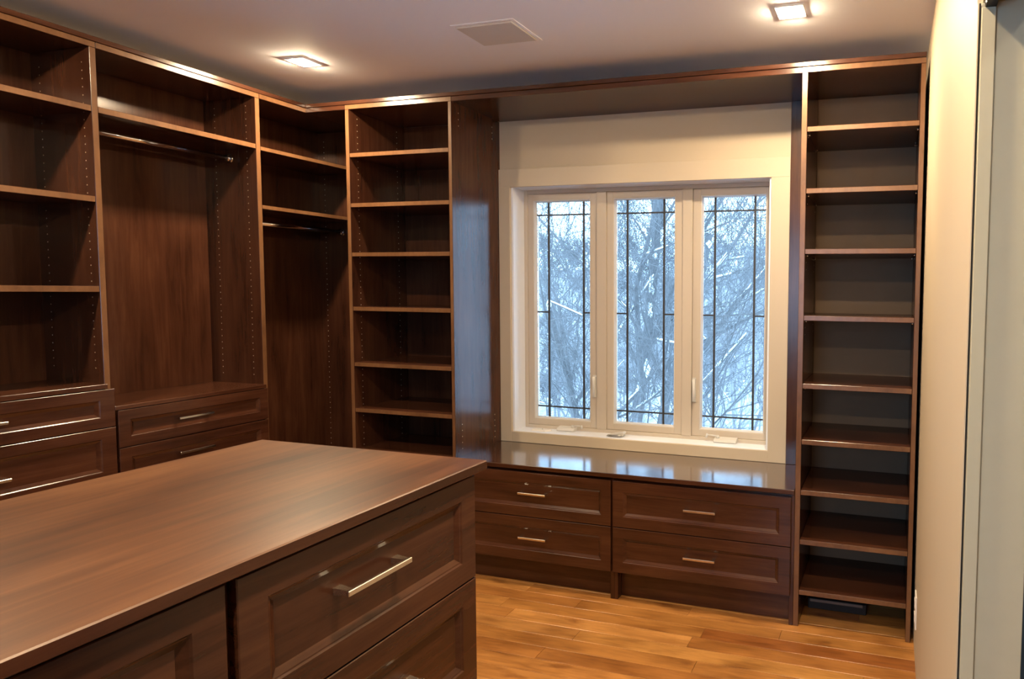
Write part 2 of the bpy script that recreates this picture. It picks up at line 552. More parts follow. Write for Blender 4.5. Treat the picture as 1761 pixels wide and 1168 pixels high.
# ------------------------------------------------------------------ window: casing, lining, frame, three leaded casements
YC = YW - 0.016                                    # casing face
structure(box('trim_1', TL3 + 0.001, O0, YC, YW, ZB + 0.001, OZ1, TRIM, None, 0.001))
structure(box('trim_2', O1, -0.4964, YC, YW, ZB + 0.001, OZ1, TRIM, None, 0.001))
structure(box('trim_3', TL3 + 0.001, -0.4964, YC, YW, OZ1, 2.166, TRIM, None, 0.001))
structure(box('trim_4', O0, O1, YC, YW, ZB + 0.001, OZ0, TRIM, None, 0.001))
YFR = YG - 0.035                                   # room face of the window frame
structure(box('trim_5', O0, O0 + 0.012, YW, YG + 0.05, OZ0, OZ1, JAMBW, None, 0.0008))
structure(box('trim_6', O1 - 0.012, O1, YW, YG + 0.05, OZ0, OZ1, JAMBW, None, 0.0008))
structure(box('trim_7', O0, O1, YW, YG + 0.05, OZ1, OZ1 + 0.014, JAMBW, None, 0.0008))
structure(box('trim_8', O0, O1, YW - 0.002, YG + 0.05, OZ0 - 0.019, OZ0, JAMBW, None, 0.0015))

FX0, FX1 = O0 + 0.012, O1 - 0.012
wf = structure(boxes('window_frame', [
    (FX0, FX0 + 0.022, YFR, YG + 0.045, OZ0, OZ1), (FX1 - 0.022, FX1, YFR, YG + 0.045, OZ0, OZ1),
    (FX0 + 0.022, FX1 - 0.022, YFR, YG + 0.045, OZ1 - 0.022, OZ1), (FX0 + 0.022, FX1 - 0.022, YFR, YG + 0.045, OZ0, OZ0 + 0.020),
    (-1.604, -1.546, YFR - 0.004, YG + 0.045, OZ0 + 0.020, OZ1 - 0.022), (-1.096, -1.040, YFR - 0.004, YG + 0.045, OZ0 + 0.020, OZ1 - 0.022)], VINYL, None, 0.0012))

GZ0, GZ1 = 0.750, 1.999
sashes = [('window_1', -2.044, -1.605, -1.9995, -1.6573, (-1.925, -1.702)),
          ('window_2', -1.545, -1.097, -1.4964, -1.1507, (-1.432, -1.214)),
          ('window_3', -1.039, -0.6246, -0.9863, -0.6476, (-0.923, -0.704))]
BARZ = (0.811, 1.366, 1.927)
for name, sx0, sx1, gx0, gx1, (vx0, vx1) in sashes:
    w = thing(name, None, None, ((sx0 + sx1) / 2, YG, OZ0 + 0.02), None, 'structure')
    sz0, sz1 = OZ0 + 0.021, OZ1 - 0.023
    ys = YFR + 0.006
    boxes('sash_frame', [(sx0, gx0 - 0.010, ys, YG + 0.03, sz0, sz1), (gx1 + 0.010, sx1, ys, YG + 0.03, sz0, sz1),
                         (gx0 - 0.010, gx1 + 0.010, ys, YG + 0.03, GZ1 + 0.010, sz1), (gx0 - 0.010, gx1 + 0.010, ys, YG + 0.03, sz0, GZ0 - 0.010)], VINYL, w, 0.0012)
    # sloped glazing bead all round the glass
    bm = bmesh.new()
    def rg(i, yy):
        return [bm.verts.new(p) for p in ((gx0 - i, yy, GZ0 - i), (gx1 + i, yy, GZ0 - i), (gx1 + i, yy, GZ1 + i), (gx0 - i, yy, GZ1 + i))]
    rs = [rg(0.010, ys + 0.002), rg(0.006, ys + 0.002), rg(0.0, YG - 0.003), rg(0.0, YG + 0.004)]
    for a, b in zip(rs[:-1], rs[1:]):
        for k in range(4):
            bm.faces.new((a[k], a[(k + 1) % 4], b[(k + 1) % 4], b[k]))
    c = WP[w.name]
    bmesh.ops.translate(bm, vec=-c, verts=bm.verts)
    mesh_obj('glazing_bead', bm_mesh('glazing_bead', bm), BEAD, w, c)
    # leaded panes: each piece of glass by itself
    hb = 0.0058
    cols = [(gx0, vx0), (vx0, vx1), (vx1, gx1)]
    for ci, (cx0, cx1) in enumerate(cols):
        zs = [GZ0, BARZ[0], BARZ[1], BARZ[2], GZ1] if ci != 1 else [GZ0, BARZ[0], BARZ[2], GZ1]
        for za, zb in zip(zs[:-1], zs[1:]):
            box('glass_pane', cx0 + 0.0005, cx1 - 0.0005, YG - 0.002, YG + 0.002, za + 0.0005, zb - 0.0005, GLASS, w, 0)
    for vx in (vx0, vx1):
        box('came_bar', vx - hb, vx + hb, YG - 0.0045, YG + 0.0045, GZ0, GZ1, CAME, w, 0.0012)
    for bz in (BARZ[0], BARZ[2]):
        for (cx0, cx1) in cols:
            box('came_bar', cx0 + (hb if cx0 > gx0 else 0), cx1 - (hb if cx1 < gx1 else 0), YG - 0.004, YG + 0.004, bz - 0.0042, bz + 0.0042, CAME, w, 0.001)
    for (cx0, cx1) in (cols[0], cols[2]):
        box('came_bar', cx0 + (hb if cx0 > gx0 else 0), cx1 - (hb if cx1 < gx1 else 0), YG - 0.004, YG + 0.004, BARZ[1] - 0.0042, BARZ[1] + 0.0042, CAME, w, 0.001)


def sash_lock(win, x, z0, z1):
    """curved lever lock on an escutcheon plate"""
    y = YFR + 0.006
    p = box('sash_lock', x - 0.011, x + 0.011, y - 0.004, y, z0, z1, HARDW, bpy.data.objects[win], 0.0015)
    bm = bmesh.new()
    n = 9
    pts = []
    for i in range(n):
        t = i / (n - 1)
        pts.append((0.006 * math.sin(t * 3.1) + 0.004 * t, -0.010 - 0.020 * math.sin(t * math.pi * 0.85), (1 - t) * (z1 - z0 - 0.012) - (z1 - z0) / 2 + 0.004))
    prev = None
    for i, q in enumerate(pts):
        wdt = 0.0065 if i > 1 else 0.009
        vs = [bm.verts.new((q[0] + a * wdt, q[1] + b * 0.004, q[2])) for a, b in ((-1, -1), (1, -1), (1, 1), (-1, 1))]
        if prev:
            for k in range(4):
                bm.faces.new((prev[k], prev[(k + 1) % 4], vs[(k + 1) % 4], vs[k]))
        else:
            bm.faces.new(vs)
        prev = vs
    bm.faces.new(prev[::-1])
    mesh_obj('lever', bm_mesh('lever', bm, False), HARDW, p, (x, y - 0.002, (z0 + z1) / 2))


sash_lock('window_1', -1.620, 0.885, 1.012)
sash_lock('window_3', -1.026, 0.892, 1.024)


def crank(win, x, base_h=0.022, length=0.105, arm=True, arm_dir=-1, lift=0.012):
    """casement operator: wedge-shaped housing with folding crank arm and knob"""
    yb = YFR + 0.004
    bm = bmesh.new()
    prof = [(0, 0), (-0.042, 0), (-0.046, 0.006), (-0.038, base_h * 0.75), (-0.012, base_h), (0, base_h)]
    a = [bm.verts.new((-length / 2, p[0], p[1])) for p in prof]
    b = [bm.verts.new((length / 2, p[0], p[1])) for p in prof]
    for k in range(len(prof)):
        bm.faces.new((a[k], a[(k + 1) % len(prof)], b[(k + 1) % len(prof)], b[k]))
    bm.faces.new(a); bm.faces.new(b[::-1])
    bmesh.ops.bevel(bm, geom=list(bm.edges), offset=0.002, segments=1, affect='EDGES', profile=0.5)
    h = mesh_obj('crank_operator', bm_mesh('crank_operator', bm), HARDW, bpy.data.objects[win], (x, yb, OZ0 + 0.0005))
    if arm:
        x0 = x + arm_dir * length * 0.35
        z = OZ0 + base_h
        cyl('crank_hub', (x0, yb - 0.022, z - 0.006), (x0, yb - 0.026, z + 0.010), 0.010, HARDW, h, 12, 0.008)
        cyl('crank_arm', (x0, yb - 0.026, z + 0.008), (x0 + arm_dir * 0.055, yb - 0.03, z + lift + 0.004), 0.0045, HARDW, h, 8, 0.0035)
        cyl('crank_knob', (x0 + arm_dir * 0.055, yb - 0.03, z + lift + 0.008), (x0 + arm_dir * 0.063, yb - 0.03, z + lift - 0.010), 0.007, HARDW, h, 10, 0.0055)
    return h


crank('window_1', -1.785, 0.024, 0.11, True, 1, 0.006)
crank('window_3', -0.840, 0.026, 0.125, True, -1, 0.008)
# loose operator cover plate lying on the sill
cp = thing('cover_plate', 'loose white plastic cover plate lying flat on the sill below the left casement', 'cover plate', (-1.925, 3.235, OZ0))
bm = bmesh.new()
out = [(-0.055, -0.022), (0.04, -0.028), (0.062, 0.005), (0.05, 0.026), (-0.045, 0.024), (-0.062, 0.004)]
a = [bm.verts.new((p[0], p[1], 0)) for p in out]; b = [bm.verts.new((p[0] * 0.9, p[1] * 0.86, 0.008)) for p in out]
for k in range(6): bm.faces.new((a[k], a[(k + 1) % 6], b[(k + 1) % 6], b[k]))
bm.faces.new(a); bm.faces.new(b)
mesh_obj('plate', bm_mesh('plate', bm), PLATE, cp, (-1.925, 3.235, OZ0 + 0.001))
cyl('screw_hole', (-1.92, 3.238, OZ0 + 0.0088), (-1.92, 3.238, OZ0 + 0.0098), 0.0035, BLACKM, cp, 10)
# loose folding crank on the sill
fc = thing('window_crank', 'detached grey folding crank handle lying on the sill below the middle casement', 'crank handle', (-1.46, 3.235, OZ0))
bm = bmesh.new()
prof = [(-0.058, 0.000), (-0.03, 0.012), (0.02, 0.022), (0.05, 0.028), (0.056, 0.020), (0.045, 0.004), (0.0, 0.0)]
a = [bm.verts.new((p[0], -0.017, p[1])) for p in prof]; b = [bm.verts.new((p[0], 0.017, p[1])) for p in prof]
for k in range(7): bm.faces.new((a[k], a[(k + 1) % 7], b[(k + 1) % 7], b[k]))
bm.faces.new(a); bm.faces.new(b[::-1])
bmesh.ops.bevel(bm, geom=list(bm.edges), offset=0.002, segments=1, affect='EDGES', profile=0.5)
mesh_obj('housing', bm_mesh('housing', bm), HARDW, fc, (-1.46, 3.238, OZ0 + 0.0005))
cyl('crank_arm', (-1.49, 3.216, OZ0 + 0.006), (-1.415, 3.212, OZ0 + 0.010), 0.0055, plain('grey_metal', (0.35, 0.34, 0.33), 0.4, metal=0.8), fc, 8)
cyl('crank_knob', (-1.49, 3.216, OZ0 + 0.0065), (-1.50, 3.215, OZ0 + 0.0065), 0.0065, MATS['grey_metal'], fc, 10)

# ------------------------------------------------------------------ left run of closet units
ZTK = 0.10


def rod(parent, y0, y1, x, z, mat=CHROME):
    r = cyl('hanging_rod', (x, y0, z), (x, y1, z), 0.0125, mat, parent, 18)
    r.scale = (1, 1, 1)
    for yy, s in ((y0, 1), (y1, -1)):
        cyl('rod_flange', (x, yy, z), (x, yy + s * 0.006, z), 0.024, mat, r, 18)
        cyl('rod_cup', (x, yy + s * 0.006, z), (x, yy + s * 0.020, z), 0.0175, mat, r, 18)
    return r


# unit A: shelves over drawers
YA = 1.17
ua = thing('shelf_cabinet', 'dark wood open shelf unit over drawers, nearest at the left edge', 'cabinet', (XL, (YA + A1) / 2, 0))
sp = box('side_panel', XWL + 0.004, XL, A0, A1, 0, ZT0, WZ, ua)
pin_holes(sp, 'Y', A0, -1, (XL - 0.045, XWL + 0.06), 1.16, 2.40)
pin_holes(sp, 'Y', A1, 1, (XL - 0.045, XWL + 0.06), 1.08, 2.40)
sp2 = box('side_panel', XWL + 0.004, XL, YA, YA + 0.021, 0, ZT0, WZ, ua)
pin_holes(sp2, 'Y', YA + 0.021, 1, (XL - 0.045, XWL + 0.06), 1.16, 2.40)
box('back_panel', XWL + 0.0005, XWL + 0.010, YA + 0.021, A0, 0.02, ZT0, WZ, ua, 0)
for z in (2.206, 1.8505, 1.4930):
    box('shelf', XWL + 0.010, XL - 0.001, YA + 0.0215, A0 - 0.0005, z - 0.024, z, WY, ua)
box('top_panel', XWL + 0.004, XL, YA, A1, ZT0, ZT1, WY, ua)
box('counter', XWL + 0.010, XL + 0.0195, YA + 0.0215, A0 - 0.0005, 1.079, 1.098, WY, ua)
box('toe_kick', XL - 0.06, XL - 0.045, YA + 0.021, A0, 0, ZTK, WY, ua)
box('drawer_box', XWL + 0.010, XL - 0.004, YA + 0.0215, A0 - 0.0005, ZTK, 1.070, WY, ua, 0)
for i, (za, zb) in enumerate(((0.9205, 1.0775), (0.700, 0.9205), (0.48, 0.70), (0.26, 0.48), (ZTK, 0.26))):
    drawer(ua, YA + 0.002, A1 + 0.002, za, zb, XL, '+X', fw=0.050, fh=0.042, mat_frame=WY, mat_panel=WY, hz=(1.003 if i == 0 else (0.797 if i == 1 else None)), hu=1.427)

# the run goes on unseen; wardrobes added to soak up bounced light
for k, (ya, yb) in enumerate(((0.52, YA - 0.001), (-0.14, 0.519), (-0.80, -0.141))):
    un = thing('wardrobe', ['dark wood open wardrobe next beyond the left edge of view', 'dark wood open wardrobe level with the viewer on the left wall', 'dark wood open wardrobe behind the viewer on the left wall'][k], 'wardrobe', (XL, (ya + yb) / 2, 0))
    box('side_panel', XWL + 0.004, XL, ya, ya + 0.021, 0, ZT0, WZ, un)
    box('side_panel', XWL + 0.004, XL, yb - 0.021, yb, 0, ZT0, WZ, un)
    box('back_panel', XWL + 0.0005, XWL + 0.010, ya + 0.021, yb - 0.021, 0.02, ZT0, WZ, un, 0)
    for z in (2.206, 1.098, 0.12):
        box('shelf', XWL + 0.010, XL - 0.001, ya + 0.0215, yb - 0.0215, z - 0.024, z, WY, un)
    box('top_panel', XWL + 0.004, XL, ya, yb, ZT0, ZT1, WY, un)
for k, x0 in enumerate((-3.05, -2.28)):  # rear wardrobes out of view, added as dark surfaces to cut bounce
    un = thing('wardrobe', ['closed dark wood wardrobe in the rear corner by the left wall', 'closed dark wood wardrobe on the rear wall beside the rear window'][k], 'wardrobe', (x0 + 0.37, YFRONT + 0.3, 0))
    box('body', x0, x0 + 0.745, YFRONT + 0.003, YFRONT + 0.45, 0, ZT0, WZ, un)
    for j in range(2):
        d = box('door', x0 + 0.003 + j * 0.371, x0 + 0.371 + j * 0.371, YFRONT + 0.451, YFRONT + 0.471, 0.1, ZT0 - 0.01, WZ, un)
        box('handle', x0 + (0.33 if j == 0 else 0.41), x0 + (0.34 if j == 0 else 0.42), YFRONT + 0.472, YFRONT + 0.50, 0.95, 1.10, NICKEL, d)

# unit B: hanging space over drawers
ub = thing('hanging_cabinet', 'dark wood hanging unit with chrome rod above two drawers on the left wall', 'cabinet', (XL, (A1 + B1) / 2, 0))
sp = box('side_panel', XWL + 0.004, XL, B0, B1, 0, ZT0, WZ, ub)
pin_holes(sp, 'Y', B0, -1, (XL - 0.060, XWL + 0.085), 1.05, 2.40)
pin_holes(sp, 'Y', B1, 1, (XL - 0.060, XWL + 0.085), 0.30, 2.40)
box('back_panel', XWL + 0.0005, XWL + 0.010, A1, B0, 0.02, ZT0, WZ, ub, 0)
box('shelf', XWL + 0.010, XL - 0.001, A1 + 0.0005, B0 - 0.0005, 2.182, 2.206, WY, ub)
box('top_panel', XWL + 0.004, XL, A1 + 0.0005, B1, ZT0, ZT1, WY, ub)
box('counter', XWL + 0.010, XL + 0.0195, A1 + 0.0005, B0 - 0.0005, 0.985, 1.002, WY, ub)
box('toe_kick', XL - 0.06, XL - 0.045, A1, B0, 0, ZTK, WY, ub)
box('drawer_box', XWL + 0.010, XL - 0.004, A1 + 0.0005, B0 - 0.0005, ZTK, 0.978, WY, ub, 0)
for i, (za, zb) in enumerate(((0.8255, 0.984), (0.62, 0.8255), (0.41, 0.62), (ZTK, 0.41))):
    drawer(ub, A1 + 0.0085, B1 - 0.016, za, zb, XL, '+X', fw=0.042, fh=0.042, mat_frame=WY, mat_panel=WY, hz=(0.911 if i == 0 else (0.755 if i == 1 else None)), hu=2.137, hl=0.15, hmat=CHROME)
rod(ub, A1 + 0.0005, B0 - 0.0005, -3.235, 2.140)

# unit C: corner unit running to the window wall
uc = thing('corner_cabinet', 'dark wood corner unit with two shelves and a rod, between hanging unit and bookcase', 'cabinet', (XL, (B1 + YW) / 2, 0))
sp = box('side_panel', XWL + 0.004, XL, YW - 0.022, YW - 0.001, 0, ZT0, WZ, uc)
pin_holes(sp, 'Y', YW - 0.022, -1, (XL - 0.055, XWL + 0.055), 0.30, 2.40)
box('back_panel', XWL + 0.0005, XWL + 0.010, B1, YW - 0.022, 0.02, ZT0, WZ, uc, 0)
for z in (2.199, 1.908):
    box('shelf', XWL + 0.010, XL - 0.001, B1 + 0.0005, YW - 0.0225, z - 0.020, z, WY, uc)
box('top_panel', XWL + 0.004, XL, B1 + 0.0005, YW - 0.001, ZT0, ZT1, WY, uc)
box('corner_panel', XL + 0.0005, TL0 - 0.0005, YW - 0.012, YW - 0.001, 0, ZT0, WZ, uc)
box('corner_top', XL + 0.0005, TL0 - 0.0005, YF, YW - 0.013, ZT0, ZT1, WX, uc)
rod(uc, B1 + 0.0005, YW - 0.0225, -3.235, 1.833)

# ------------------------------------------------------------------ bookcase left of the window
bl_ = thing('bookcase', 'tall dark wood bookcase with eight open cells left of the window', 'bookcase', ((TL0 + TL3) / 2, YF, 0))
YB_ = YW - 0.012
pa = box('side_panel', TL0, TL1, YF, YB_, 0, ZT0, WZ, bl_)
pin_holes(pa, 'X', TL1, 1, (YF + 0.055, YB_ - 0.06), 0.22, 2.40)
pb = box('side_panel', TL2, TL3, YF, YB_ + 0.011, 0, ZT0, WZ, bl_)
pin_holes(pb, 'X', TL2, -1, (YF + 0.055, YB_ - 0.06), 0.22, 2.40)
pin_holes(pb, 'X', TL3, 1, (YF + 0.055, YB_ - 0.06), 0.66, 2.40, skip=[(0.80, 2.30)])
box('back_panel', TL0, TL2, YB_, YB_ + 0.010, 0.02, ZT0, WZ, bl_, 0)
for z in TOWER_Z:
    box('shelf', TL1 + 0.0005, TL2 - 0.0005, YF + 0.001, YB_ - 0.0005, z - 0.022, z, WX, bl_)
box('top_panel', TL0, TL3, YF, YB_, ZT0, ZT1, WX, bl_)
box('toe_kick', TL1, TL2, YF + 0.055, YF + 0.070, 0, 0.1454, WX, bl_)

# ------------------------------------------------------------------ bookcase right of the window
br = thing('bookcase', 'tall narrow dark wood bookcase beside the right wall', 'bookcase', ((TR0 + TR3) / 2, YF, 0))
YR_ = YW - 0.003
pa = box('side_panel', TR0, TR1, YF, YR_, 0, ZT0, WZ, br)
pin_holes(pa, 'X', TR1, 1, (YF + 0.055, YR_ - 0.06), 0.22, 2.40, skip=[(z - 0.03, z + 0.2) for z in TOWER_Z])
pb = box('side_panel', TR2, TR3, YF, YR_, 0, ZT0, WZ, br)
box('back_panel', TR1 + 0.0005, TR2 - 0.0005, YR_ - 0.006, YR_, 0.02, ZT0 - 0.0005, plain('taupe_back_board', (0.18, 0.125, 0.085), 0.7, spec=0.2, bump=0.02, var=0.08, bscale=8), br, 0)
for z in TOWER_Z:
    sh = box('shelf', TR1 + 0.0005, TR2 - 0.0005, YF + 0.001, YR_ - 0.0065, z - 0.022, z, WX, br)
    for xx, s in ((TR1, 1), (TR2, -1)):
        for yy in (YF + 0.045, YR_ - 0.06):
            cyl('shelf_pin', (xx, yy, z - 0.027), (xx + s * 0.009, yy, z - 0.027), 0.0045, NICKEL, sh, 8)
box('top_panel', TR0, TR3, YF, YR_, ZT0, ZT1, WX, br)
box('filler_panel', -0.4955, TR0 - 0.0005, YW - 0.019, YW - 0.001, ZB + 0.001, ZT0, WZ, br)
fr = thing('floor_register', 'low dark metal floor register under the right bookcase', 'vent', (-0.21, 3.02, 0))
box('housing', -0.345, -0.075, 2.955, 3.10, 0.0005, 0.050, BLACKM, fr, 0.003)
box('top_bar', -0.335, -0.09, 2.945, 2.955, 0.038, 0.052, plain('register_grey', (0.16, 0.15, 0.15), 0.5, metal=0.3), fr, 0.002)

# ------------------------------------------------------------------ window bench: two drawer cabinets and one top
YDF = YF                                             # carcase front; drawer fronts stand proud of it


def bench(label, x0, x1, first):
    c = thing('drawer_cabinet', label, 'cabinet', ((x0 + x1) / 2, YF, 0), 'window bench cabinets')
    xr = x1
    box('side_panel', x0, x0 + 0.019, YF, YW - 0.002, 0, 0.602, WZ, c)
    box('side_panel', xr - 0.019, xr, YF, YW - 0.002, 0, 0.602, WZ, c)
    box('drawer_box', x0 + 0.0195, xr - 0.0195, YF + 0.004, YW - 0.004, 0.142, 0.600, WX, c, 0)
    box('toe_kick', x0 + 0.0195, xr - 0.0195, YF + 0.045, YF + 0.060, 0, 0.1415, WX, c)
    return c


bL = bench('dark wood two-drawer bench cabinet under the window, on the side of the wide bookcase', TL3 + 0.0005, M0 + 0.003, True)
bR = bench('dark wood two-drawer bench cabinet under the window, on the side of the narrow bookcase', M0 + 0.0035, TR0 - 0.0005, False)
for za, zb, hz in ((0.364, 0.590, 0.487), (0.141, 0.364, 0.262)):
    drawer(bL, TL3 + 0.004, M0 - 0.006, za, zb, YF, '-Y', fw=0.050, fh=0.050, hz=hz, hu=-1.686, hl=0.152)
    drawer(bR, M0 + 0.002, -0.4025, za, zb, YF, '-Y', fw=0.052, fh=0.052, hz=hz, hu=-0.823, hl=0.152)
tp = tag(box('bench_top', TL3 + 0.0005, TR0 - 0.0005, YF - 0.022, YW - 0.0165, 0.6025, ZB, WTOPX, None, 0.0022),
         'long dark wood top of the window bench reflecting the panes', 'worktop')

# bridge over the window and cornice mouldings
bp_ = thing('bridge_panel', 'dark wood bridge panel over the window joining both bookcases', 'panel', ((TL3 + TR0) / 2, YF, ZT0))
box('soffit_board', TL3 + 0.0005, TR0 - 0.0005, YF + 0.001, YW - 0.0005, ZT0, ZT1, WX, bp_)
structure(box('trim_9', -3.085, TR3, YF - 0.006, YF + 0.016, ZT1 + 0.0003, ZT2, WX, None, 0.002))
structure(box('trim_10', XL - 0.016, XL + 0.006, YA, YF - 0.0065, ZT1 + 0.0003, ZT2, WY, None, 0.002))

# ------------------------------------------------------------------ island
IX0, IX1, IY0, IY1, IZ = -1.5596, -0.8901, -0.32, 1.2602, 1.1027
it = tag(box('island_top', IX0, IX1, IY0, IY1, IZ - 0.0215, IZ, WTOPY, None, 0.0022),
         'large brown wood top of the central island', 'worktop')
me_ = it.data
me_.materials.append(WY)
for p in me_.polygons:
    if abs(p.normal.z) < 0.3:
        p.material_index = 1
me_ = tp.data
me_.materials.append(WX)
for p in me_.polygons:
    if abs(p.normal.z) < 0.3:
        p.material_index = 1
FX = -0.925                                          # carcase face under the drawer fronts


def island_unit(label, y0, y1):
    c = thing('drawer_cabinet', label, 'cabinet', ((IX0 + IX1) / 2, (y0 + y1) / 2, 0), 'island cabinets')
    zt = IZ - 0.022
    box('side_panel', IX0 + 0.02, FX, y0, y0 + 0.019, 0, zt, WZ, c)
    box('side_panel', IX0 + 0.02, FX, y1 - 0.019, y1, 0, zt, WZ, c)
    box('back_panel', IX0 + 0.02, IX0 + 0.035, y0 + 0.0195, y1 - 0.0195, 0.1, zt, WZ, c)
    box('drawer_box', IX0 + 0.036, FX - 0.004, y0 + 0.0195, y1 - 0.0195, 0.1, zt - 0.003, WY, c, 0)
    box('toe_kick', FX - 0.06, FX - 0.045, y0 + 0.0195, y1 - 0.0195, 0, 0.1, WY, c)
    for za, zb in ((0.836, 1.0745), (0.59, 0.836), (0.345, 0.59), (0.1, 0.345)):
        drawer(c, y0 + 0.003, y1 - (0.0), za, zb, FX, '+X', fw=0.047, fh=0.047, mat_frame=WY, mat_panel=WY,
               hz=(0.973 if zb > 1 else None), hu=(0.932 if (zb > 1 and y1 > 1) else None), hl=0.150)
    return c


island_unit('dark wood island drawer cabinet with bar pull in view, at the far end', 0.681, 1.2360)
island_unit('dark wood island drawer cabinet in the lower left corner, nearest', 0.105, 0.6715)
island_unit('dark wood island drawer cabinet behind the nearest one', -0.30, 0.100)

# ------------------------------------------------------------------ lighter banding on the front edges of panels and shelves
def band(root, axis, names=('side_panel', 'shelf', 'top_panel')):
    for c in root.children:
        if c.name.split('.')[0] not in names:
            continue
        me = c.data
        me.materials.append(EDGEM)
        for p in me.polygons:
            if (axis == '+X' and p.normal.x > 0.95) or (axis == '-Y' and p.normal.y < -0.95):
                p.material_index = 1


for r in (ua, ub, uc):
    band(r, '+X')
for r in (bl_, br):
    band(r, '-Y')

# ------------------------------------------------------------------ ceiling: downlights, vent cover
LS = 0.040


def downlight(x, y, label):
    t = thing('downlight', label, 'ceiling light', (x, y, CEIL), 'recessed ceiling lights')
    bm = bmesh.new()
    o = LS + 0.016
    def rq(h, z):
        return [bm.verts.new(p) for p in ((-h, -h, z), (h, -h, z), (h, h, z), (-h, h, z))]
    rs = [rq(o, -0.0002), rq(o, -0.003), rq(o - 0.004, -0.005), rq(LS + 0.001, -0.004), rq(LS, -0.0005)]
    for a, b in zip(rs[:-1], rs[1:]):
        for k in range(4):
            bm.faces.new((a[k], a[(k + 1) % 4], b[(k + 1) % 4], b[k]))
    mesh_obj('trim_ring', bm_mesh('trim_ring', bm), JAMBW, t, (x, y, CEIL))
    bm = bmesh.new()
    a = [rq(LS - 0.0005, -0.001), rq(LS - 0.004, -0.0068), rq(LS - 0.012, -0.0105)]
    for p, q in zip(a[:-1], a[1:]):
        for k in range(4):
            bm.faces.new((p[k], p[(k + 1) % 4], q[(k + 1) % 4], q[k]))
    bm.faces.new(a[-1])
    me = bpy.data.meshes.new('lens'); bmesh.ops.recalc_face_normals(bm, faces=bm.faces)
    bm.normal_update()
    if sum(f.normal.z for f in bm.faces) > 0:
        bmesh.ops.reverse_faces(bm, faces=bm.faces)
    bm.to_mesh(me); bm.free()
    mesh_obj('lens', me, LENS, t, (x, y, CEIL))
    return t


downlight(-2.707, 2.446, 'lit square recessed downlight above the corner of the left shelving')
downlight(-0.394, 2.462, 'lit square recessed downlight in front of the narrow bookcase')
downlight(-2.707, 1.05, 'lit recessed downlight above the nearest left shelf unit')
downlight(-0.394, 1.05, 'lit recessed downlight beside the doorway')
downlight(-0.394, -0.40, 'lit recessed downlight behind the viewer over the doorway side')

HALL_FILL_LENS = emit_mat('hall_lamp_lens', (1.0, 0.93, 0.82), 350.0)  # unseen hall lamp added to brighten the door jamb
hl_ = downlight(0.75, 0.15, 'lit recessed downlight in the hall beyond the doorway')
for c in hl_.children:
    if c.name.startswith('lens'):
        c.data.materials[0] = HALL_FILL_LENS

vt = thing('vent_cover', 'flat square beige vent cover set in the ceiling', 'vent', (-1.604, 2.368, CEIL))
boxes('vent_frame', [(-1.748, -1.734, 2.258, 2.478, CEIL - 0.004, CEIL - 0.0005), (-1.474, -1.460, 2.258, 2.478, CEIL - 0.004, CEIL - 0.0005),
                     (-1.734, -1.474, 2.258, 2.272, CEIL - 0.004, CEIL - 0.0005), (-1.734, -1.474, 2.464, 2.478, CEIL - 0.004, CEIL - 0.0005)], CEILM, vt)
box('vent_panel', -1.7325, -1.4755, 2.2735, 2.4625, CEIL - 0.010, CEIL - 0.0005, GRILLE, vt, 0.002)

# wall outlet low on the right wall
ot = thing('wall_outlet', 'white duplex outlet plate low on the right wall', 'outlet', (XWR, 2.625, 0.22))
box('plate', XWR - 0.006, XWR - 0.0002, 2.588, 2.662, 0.155, 0.288, PLATE, ot, 0.002)
for z in (0.193, 0.250):
    s = box('socket', XWR - 0.0085, XWR - 0.006, 2.608, 2.642, z - 0.016, z + 0.016, PLATE, ot, 0.001)
    box('slot', XWR - 0.0088, XWR - 0.0084, 2.616, 2.619, z - 0.006, z + 0.006, BLACKM, s, 0)
    box('slot', XWR - 0.0088, XWR - 0.0084, 2.631, 2.634, z - 0.006, z + 0.006, BLACKM, s, 0)

# ------------------------------------------------------------------ outdoors: snowy slope and bare trees


def brush_mat():
    # far forest floor: grey brush and saplings with snow between, too far to tell apart
    m, nt, b = new_mat('snowy_brush')
    tc = nt.nodes.new('ShaderNodeTexCoord')
    mp = nt.nodes.new('ShaderNodeMapping'); mp.inputs['Scale'].default_value = (1.0, 0.30, 0.30)
    n = nt.nodes.new('ShaderNodeTexNoise'); n.inputs['Scale'].default_value = 0.55; n.inputs['Detail'].default_value = 8; n.inputs['Roughness'].default_value = 0.75
    link(nt, tc, 'Object', mp, 'Vector'); link(nt, mp, 'Vector', n, 'Vector')
    cr = nt.nodes.new('ShaderNodeValToRGB')
    e = cr.color_ramp.elements
    e[0].position = 0.40; e[0].color = (0.19, 0.187, 0.192, 1)
    e[1].position = 0.72; e[1].color = (0.58, 0.59, 0.605, 1)
    link(nt, n, 'Fac', cr, 'Fac'); link(nt, cr, 'Color', b, 'Base Color')
    b.inputs['Roughness'].default_value = 0.9
    return m


def ground_z(x, y):
    d = y - 3.4
    if d < 70:
        z = -3.2 - 0.20 * d
    elif d < 95:
        z = -17.2 - 0.06 * (d - 70)
    else:
        t = min(1.0, (d - 95) / 110.0)
        z = -18.7 + 27.0 * (t * t * (3 - 2 * t))
    z += 0.9 * math.sin(x * 0.045 + 1.3) * min(1, d / 60) + 0.5 * math.sin(x * 0.13 + y * 0.07) * min(1, d / 30)
    return z


